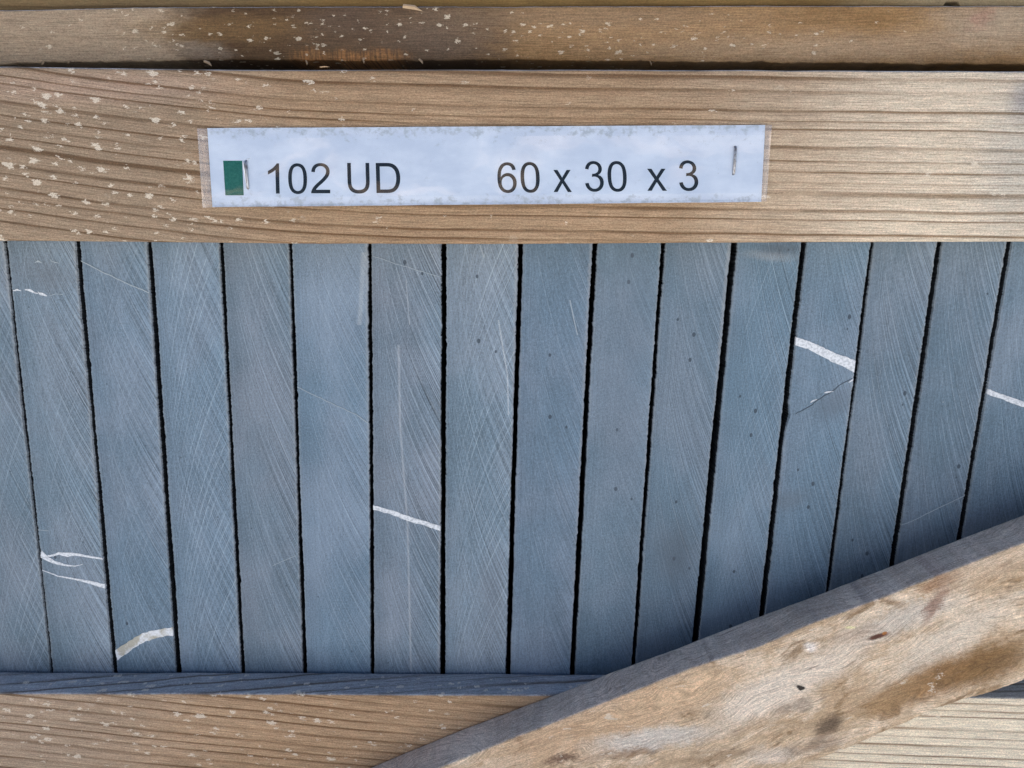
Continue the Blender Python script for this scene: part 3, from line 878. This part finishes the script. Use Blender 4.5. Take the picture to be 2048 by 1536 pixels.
vein(6, [(595, 774, 1.2), (640, 797, 1.1), (680, 815, 1.1), (712, 830, 1.2), (741, 850, 1.7)], m_hair)
vein(7, [(744, 1014, 9), (780, 1024, 9), (815, 1037, 10), (850, 1047, 9.5), (883, 1057, 10)], m_vein)
vein(7, [(745, 512, 0.9), (800, 530, 0.9), (840, 542, 1.0), (886, 556, 0.9)], m_hair)
vein(5, [(545, 1132, 0.8), (592, 1112, 0.9)], m_hair)
vein(13, [(1586, 681, 16), (1620, 692, 15), (1660, 711, 17), (1690, 724, 19), (1714, 736, 22)], m_vein, rag=0.09)
vein(13, [(1592, 828, 0.6), (1610, 818, 0.8), (1625, 809, 1.0), (1640, 797, 1.2), (1660, 785, 1.1), (1680, 770, 1.0), (1704, 756, 0.8)], m_crack, name='crack', rag=0.6)
vein(13, [(1648, 785, 1.0), (1655, 784, 3.2), (1666, 782, 1.2)], m_vein, rag=0.5)
vein(13, [(1621, 805, 1.2), (1626, 802, 2.4), (1634, 799, 1)], m_vein, rag=0.5)
vein(13, [(1697, 765, 1.2), (1705, 760, 2.8), (1709, 759, 1.5)], m_vein, rag=0.5)
vein(15, [(1803, 1052, 1.0), (1830, 1041, 1.2), (1880, 1016, 1.2), (1934, 991, 1.2)], m_hair)
vein(16, [(1972, 782, 10), (2000, 792, 9), (2030, 803, 10), (2060, 813, 10), (2100, 826, 9)], m_vein)

# ------------------------------------------------------------------ the stapled label
sign = bpy.data.objects.new('price_label', None)
sx, sz_ = at(970, 415, YF)
sign.location = (sx, YF, sz_)
sign.empty_display_size = 0.02
col.objects.link(sign)
tag(sign, 'white laminated strip label reading 102 UD 60 x 30 x 3 stapled on rail', 'label')
bpy.context.view_layer.update()

# the strip bulges a little between its two staples
xs0, xs1 = at(470, 330, YF)[0], at(1467, 330, YF)[0]
z_lab_t = at(970, 253, YF)[1]
def lift(x, z):
    q = (x - xs0) / (xs1 - xs0)
    v = 0.00035 * math.sin(max(0, min(1, q)) * math.pi) ** 2 + 0.00012 * mn.noise(Vector((x * 30, z * 60, 2)))
    v += 0.0013 * max(0.0, min(1.0, (z_lab_t - z) / 0.031))          # hangs a little proud at its lower edge
    if q < 0: v += 0.0012 * q * q * 20
    if q > 1: v += 0.0012 * (q - 1) ** 2 * 20
    return v
def sheet(name, corners, y, th, mat, nx=80, nz=8, wav=0.0):
    """corners TL TR BR BL in pixels"""
    tl, tr, br, bl = [Vector(at(*c, YF)) for c in corners]
    vf, fs = [], []
    for side in (0, 1):
        for i in range(nx + 1):
            for j in range(nz + 1):
                u, v = i / nx, j / nz
                p = (tl.lerp(tr, u)).lerp(bl.lerp(br, u), v)
                ex = wav * fnoise(p.x, 3.3, 90, 2) if j in (0, nz) else 0
                vf.append((p.x, y - lift(p.x, p.y) + (th if side else 0), p.y + ex))
    N = (nx + 1) * (nz + 1)
    I = lambda s, i, j: s * N + i * (nz + 1) + j
    for i in range(nx):
        for j in range(nz):
            fs.append((I(0, i, j), I(0, i, j + 1), I(0, i + 1, j + 1), I(0, i + 1, j)))
            fs.append((I(1, i, j), I(1, i + 1, j), I(1, i + 1, j + 1), I(1, i, j + 1)))
        fs.append((I(0, i, 0), I(0, i + 1, 0), I(1, i + 1, 0), I(1, i, 0)))
        fs.append((I(0, i, nz), I(1, i, nz), I(1, i + 1, nz), I(0, i + 1, nz)))
    for j in range(nz):
        fs.append((I(0, 0, j), I(1, 0, j), I(1, 0, j + 1), I(0, 0, j + 1)))
        fs.append((I(0, nx, j), I(0, nx, j + 1), I(1, nx, j + 1), I(1, nx, j)))
    return mesh_obj(name, vf, fs, mat, sign, (sx, YF, sz_), smooth=(name == 'laminate_film'))

def paper_material():
    m, g, b = material('damp_stained_paper')
    x, y, z = g.coords((sx, YF, sz_))
    n = g.noise(x * 0.25, z * 0.28, 0, detail=5, rough=0.7)
    n2 = g.noise(x * 0.05, z * 0.09, 4, detail=4, rough=0.6)
    c = g.mix(g.step(n2, 0.35, 0.65), (0.49, 0.565, 0.685), (0.585, 0.655, 0.76))
    a, b2 = P(970, 255)[1], P(970, 410)[1]
    edge = g.step(z, a - 9.0, a + 1.0) + g.step(z, b2 + 8.0, b2 - 1.0)
    c = g.mix(g.step(n + (edge - 1.0) * 0.17, 0.44, 0.60) * 0.8, c, (0.36, 0.41, 0.47))
    sp = g.noise(x * 1.3, z * 1.3, 7, detail=3, rough=0.7)
    c = g.mix(g.step(sp + (edge - 1.0) * 0.12, 0.56, 0.68) * 0.5, c, (0.36, 0.40, 0.42))
    finish(g, b, c, 0.9, n, 0.0001, 0.3, spec=0.0)
    return m
m_paper = paper_material()
m_green, gg, bb = material('printed_green')
ax, ay, az = gg.coords((0, 0, 0))
finish(gg, bb, gg.mix(gg.step(gg.noise(ax * 0.8, az * 0.8, 0, detail=4, rough=0.7), 0.35, 0.7), (0.008, 0.095, 0.066), (0.022, 0.125, 0.095)), 0.8, spec=0.0)
m_ink, gg, bb = material('printed_black')
finish(gg, bb, (0.008, 0.008, 0.010), 0.8, spec=0.0)
def film_material():
    m, g, b = material('clear_laminate')
    nt = m.node_tree; nt.nodes.remove(b)
    out = nt.nodes.get('Material Output')
    tr = g.new('ShaderNodeBsdfTransparent'); tr.inputs[0].default_value = (0.985, 0.985, 0.985, 1)
    gl = g.new('ShaderNodeBsdfGlossy'); gl.inputs['Roughness'].default_value = 0.015
    fr = g.new('ShaderNodeFresnel'); fr.inputs[0].default_value = 1.58
    x, y, z = g.coords((0, 0, 0))
    h = g.noise(x * 0.07, z * 0.09, 0, detail=1)
    bp = g.new('ShaderNodeBump'); bp.inputs['Distance'].default_value = 0.0004; bp.inputs['Strength'].default_value = 0.15
    g.put(bp.inputs['Height'], h)
    nt.links.new(bp.outputs[0], gl.inputs['Normal'])
    mx = g.new('ShaderNodeMixShader')
    geo = g.new('ShaderNodeNewGeometry')            # only the outer face shines, the inner one is bonded to the print
    fac = S(nt, fr.outputs[0]) * (1.0 - S(nt, geo.outputs['Backfacing']))
    nt.links.new(fac.k, mx.inputs[0]); nt.links.new(tr.outputs[0], mx.inputs[1]); nt.links.new(gl.outputs[0], mx.inputs[2])
    X, Z = x + sx * 1000, z + sz_ * 1000
    (lx0, lz0), (lx1, lz1) = P(416.5, 257), P(429, 414.5)
    (rx0, rz0), (rx1, rz1) = P(1529, 250.5), P(1519, 404)
    rim = g.step(X - ((Z - lz0) * ((lx1 - lx0) / (lz1 - lz0)) + lx0), 0.15, -0.15).max(g.step(X - ((Z - rz0) * ((rx1 - rx0) / (rz1 - rz0)) + rx0), -0.15, 0.15))
    milk = rim * 0.10                                    # the clear margin is scuffed
    df = g.new('ShaderNodeBsdfDiffuse'); df.inputs[0].default_value = (1.0, 0.93, 0.89, 1)
    mx2 = g.new('ShaderNodeMixShader')
    nt.links.new(milk.k, mx2.inputs[0]); nt.links.new(mx.outputs[0], mx2.inputs[1]); nt.links.new(df.outputs[0], mx2.inputs[2])
    nt.links.new(mx2.outputs[0], out.inputs['Surface'])
    return m
m_film = film_material()
y_paper = YF - 0.0009
paper = sheet('paper', ((416.5, 257), (1529, 250.5), (1519, 404), (429, 414.5)), y_paper, 0.00012, m_paper, wav=0.0001)
film = sheet('laminate_film', ((397, 258), (1541.5, 251), (1529, 403.5), (410, 415.5)), y_paper - 0.00030, 0.00008, m_film)
sheet('green_square', ((449, 322), (487, 322), (491, 391), (454.5, 391)), y_paper - 0.00006, 0.00003, m_green, nx=6, nz=4)

# printed characters, drawn as outlines (quadratic curves) on a 2048 grid
GLYPH = {
 '1': ['763,0 583,0 583,1147 q 518,1085 412,1023 q 307,961 223,930 223,1104 q 374,1175 487,1276 q 600,1377 647,1472 763,1472'],
 '0': ['85,723 q 85,983 138,1141 q 192,1300 297,1386 q 403,1472 563,1472 q 681,1472 770,1424 q 859,1377 917,1287 q 975,1198 1008,1069 q 1041,941 1041,723 q 1041,465 988,306 q 935,148 829,61 q 724,-25 563,-25 q 351,-25 230,127 q 85,310 85,723',
       '270,723 q 270,362 354,242 q 439,123 563,123 q 687,123 771,243 q 856,363 856,723 q 856,1085 771,1204 q 687,1323 561,1323 q 437,1323 363,1218 q 270,1084 270,723'],
 '2': ['1031,173 1031,0 62,0 q 60,65 83,125 q 120,224 201,320 q 283,416 437,542 q 676,738 760,852 q 844,967 844,1069 q 844,1176 767,1249 q 691,1323 568,1323 q 438,1323 360,1245 q 282,1167 281,1029 96,1048 q 115,1255 239,1363 q 363,1472 572,1472 q 783,1472 906,1355 q 1029,1238 1029,1065 q 1029,977 993,892 q 957,807 873,713 q 790,619 596,455 q 434,319 388,270 q 342,222 312,173'],
 '3': ['86,387 266,411 q 297,258 371,190 q 446,123 553,123 q 680,123 767,211 q 855,299 855,429 q 855,553 774,633 q 693,714 568,714 q 517,714 441,694 461,852 q 479,850 490,850 q 605,850 697,910 q 789,970 789,1095 q 789,1194 722,1259 q 655,1324 549,1324 q 444,1324 374,1258 q 304,1192 284,1060 104,1092 q 137,1273 254,1372 q 371,1472 545,1472 q 665,1472 766,1420 q 867,1369 920,1280 q 974,1191 974,1091 q 974,996 923,918 q 872,840 772,794 q 902,764 974,669 q 1046,575 1046,433 q 1046,241 906,107 q 766,-26 552,-26 q 359,-26 231,89 q 104,204 86,387'],
 '6': ['1019,1107 840,1093 q 816,1199 772,1247 q 699,1324 592,1324 q 506,1324 441,1276 q 356,1214 307,1095 q 258,976 256,756 q 321,855 415,903 q 509,951 612,951 q 792,951 918,818 q 1045,686 1045,476 q 1045,338 985,219 q 926,101 822,38 q 718,-25 586,-25 q 361,-25 219,140 q 77,306 77,686 q 77,1111 234,1304 q 371,1472 603,1472 q 776,1472 886,1375 q 997,1278 1019,1107',
       '284,475 q 284,382 323,297 q 363,212 434,167 q 505,123 583,123 q 697,123 779,215 q 861,307 861,465 q 861,617 780,704 q 699,792 576,792 q 454,792 369,704 q 284,617 284,475'],
 'x': ['15,0 403,552 44,1062 269,1062 432,813 q 478,742 506,694 q 550,760 587,811 766,1062 981,1062 614,562 1009,0 788,0 570,330 512,419 233,0'],
 'U': ['1120,1466 1314,1466 1314,619 q 1314,398 1264,268 q 1214,138 1083,56 q 953,-25 741,-25 q 535,-25 404,46 q 273,117 217,251 q 161,386 161,619 161,1466 355,1466 355,620 q 355,429 390,338 q 426,248 512,199 q 599,150 724,150 q 938,150 1029,247 q 1120,344 1120,620'],
 'D': ['158,0 158,1466 663,1466 q 834,1466 924,1445 q 1050,1416 1139,1340 q 1255,1242 1312,1089 q 1370,937 1370,741 q 1370,574 1331,445 q 1292,316 1231,231 q 1170,147 1097,98 q 1025,50 921,25 q 818,0 687,0',
       '352,173 665,173 q 810,173 892,200 q 975,227 1024,276 q 1093,345 1131,461 q 1170,578 1170,743 q 1170,971 1095,1093 q 1020,1216 913,1257 q 836,1293 665,1293 352,1293'],
}
def outline(s):
    pts, tok, i = [], s.split(), 0
    rd = lambda t: tuple(float(v) for v in t.split(','))
    while i < len(tok):
        if tok[i] == 'q':
            c, e, a = rd(tok[i + 1]), rd(tok[i + 2]), pts[-1]
            for k in range(1, 7):
                t = k / 6
                pts.append(((1-t)**2 * a[0] + 2*t*(1-t)*c[0] + t*t*e[0], (1-t)**2 * a[1] + 2*t*(1-t)*c[1] + t*t*e[1]))
            i += 3
        else:
            pts.append(rd(tok[i])); i += 1
    if math.hypot(pts[0][0] - pts[-1][0], pts[0][1] - pts[-1][1]) < 1: pts.pop()
    return pts
def lettering(text):
    """text: (character, px of its left ink edge, px of its right ink edge, baseline px, height px)"""
    from mathutils.geometry import tessellate_polygon
    for ch, l, r, base, hgt in text:
        verts, faces = [], []
        loops = [outline(s) for s in GLYPH[ch]]
        xs_ = [p[0] for p in loops[0]]; x0, x1 = min(xs_), max(xs_)
        cap = 1062.0 if ch == 'x' else 1466.0
        vl = []
        for lp in loops:
            vl.append([])
            for (gx, gy) in lp:
                px = l + (gx - x0) / (x1 - x0) * (r - l) - gy / cap * hgt * 0.035
                py = base - gy / cap * hgt
                X, Z = at(px, py, YF)
                vl[-1].append(Vector((X, Z, 0)))
        st = len(verts)
        flat = [v for lp in vl for v in lp]
        for v in flat: verts.append((v.x, y_paper - 0.00006 - lift(v.x, v.y), v.y))
        for t in tessellate_polygon(vl):
            a, b2, c = [flat[q] for q in t]
            if (b2 - a).cross(c - a).z > 0: t = tuple(reversed(t))
            faces.append(tuple(st + q for q in t))
        mesh_obj('printed_character', verts, faces, m_ink, sign, (sx, YF, sz_))
lettering([('1', 540, 562.5, 387.5, 60), ('0', 580, 617.5, 387.5, 60), ('2', 625, 663, 387, 60), ('U', 698, 742, 386.5, 60), ('D', 755, 803, 386.5, 60),
           ('6', 996, 1034, 385.5, 60), ('0', 1042, 1080, 385, 60), ('x', 1106.5, 1143, 384.5, 44), ('3', 1170, 1207, 383, 60), ('0', 1215, 1253, 383, 60),
           ('x', 1293, 1332, 382, 44), ('3', 1357, 1395, 381.5, 60)])

# staples
m_steel, gg, bb = material('galvanised_wire')
ax, ay, az = gg.coords((0, 0, 0))
bb.inputs['Metallic'].default_value = 1.0
finish(gg, bb, gg.mix(gg.step(gg.noise(ax * 1.5, az * 0.6, 0, detail=3), 0.4, 0.62), (0.40, 0.41, 0.43), (0.20, 0.18, 0.17)), 0.38)
def staple(p_top, p_bot, w, tiltx=0.0):
    (x0, z0), (x1, z1) = at(*p_top, YF), at(*p_bot, YF)
    yc = y_paper - 0.0013
    ins = 0.006
    path = [Vector((x0, YF + ins, z0)), Vector((x0, yc + 0.0008, z0)), Vector((x0 + (x1 - x0) * 0.03, yc + 0.0002, z0 + (z1 - z0) * 0.03)), Vector((x0 + (x1 - x0) * 0.08, yc, z0 + (z1 - z0) * 0.08)),
            Vector((x0 + (x1 - x0) * 0.5 + tiltx, yc - 0.0001, (z0 + z1) / 2)), Vector((x0 + (x1 - x0) * 0.92, yc, z0 + (z1 - z0) * 0.92)), Vector((x0 + (x1 - x0) * 0.97, yc + 0.0002, z0 + (z1 - z0) * 0.97)), Vector((x1, yc + 0.0008, z1)), Vector((x1, YF + ins, z1))]
    verts, faces, N = [], [], 8
    for k, p in enumerate(path):
        d = (path[min(k + 1, len(path) - 1)] - path[max(k - 1, 0)]).normalized()
        a = d.cross(Vector((1, 0, 0))).normalized(); b2 = d.cross(a).normalized()
        for q in range(N):
            t = q / N * 2 * math.pi
            verts.append(p + b2 * math.cos(t) * w * 0.5 + a * math.sin(t) * w * 0.34)
    for k in range(len(path) - 1):
        for q in range(N):
            faces.append((k * N + q, k * N + (q + 1) % N, (k + 1) * N + (q + 1) % N, (k + 1) * N + q))
    faces.append(tuple(range(N))); faces.append(tuple((len(path) - 1) * N + q for q in reversed(range(N))))
    return mesh_obj('staple', verts, faces, m_steel, sign, (sx, YF, sz_), smooth=True)
staple((494.5, 322), (499.5, 379), 0.0011)
staple((1468.5, 294), (1464.5, 350), 0.0011)
# paper torn up beside the staple
def curl(pts, mat):
    verts, faces = [], []
    for (a, b2, lift_) in pts:
        for k, (px, py) in enumerate((a, b2)):
            X, Z = at(px, py, YF)
            verts.append((X, y_paper - 0.0004 - (lift_ if k else 0.0), Z))
    n = len(pts)
    for k in range(n - 1): faces.append((2*k, 2*k + 2, 2*k + 3, 2*k + 1))
    return mesh_obj('paper_tear', verts, faces, mat, sign, (sx, YF, sz_))
m_tear, gg, bb = material('torn_paper_fibre')
finish(gg, bb, (0.84, 0.84, 0.85), 0.8)
curl([((487, 323), (489, 323), 0.0005), ((488, 338), (492.5, 336), 0.0011), ((489.5, 355), (496, 352), 0.0012), ((491, 370), (497, 370), 0.0009), ((492, 382), (496, 381), 0.0003)], m_tear)
curl([((494, 320), (496, 321), 0.0004), ((497, 317), (499, 320), 0.0007), ((503, 314), (503, 317), 0.0002)], m_tear)
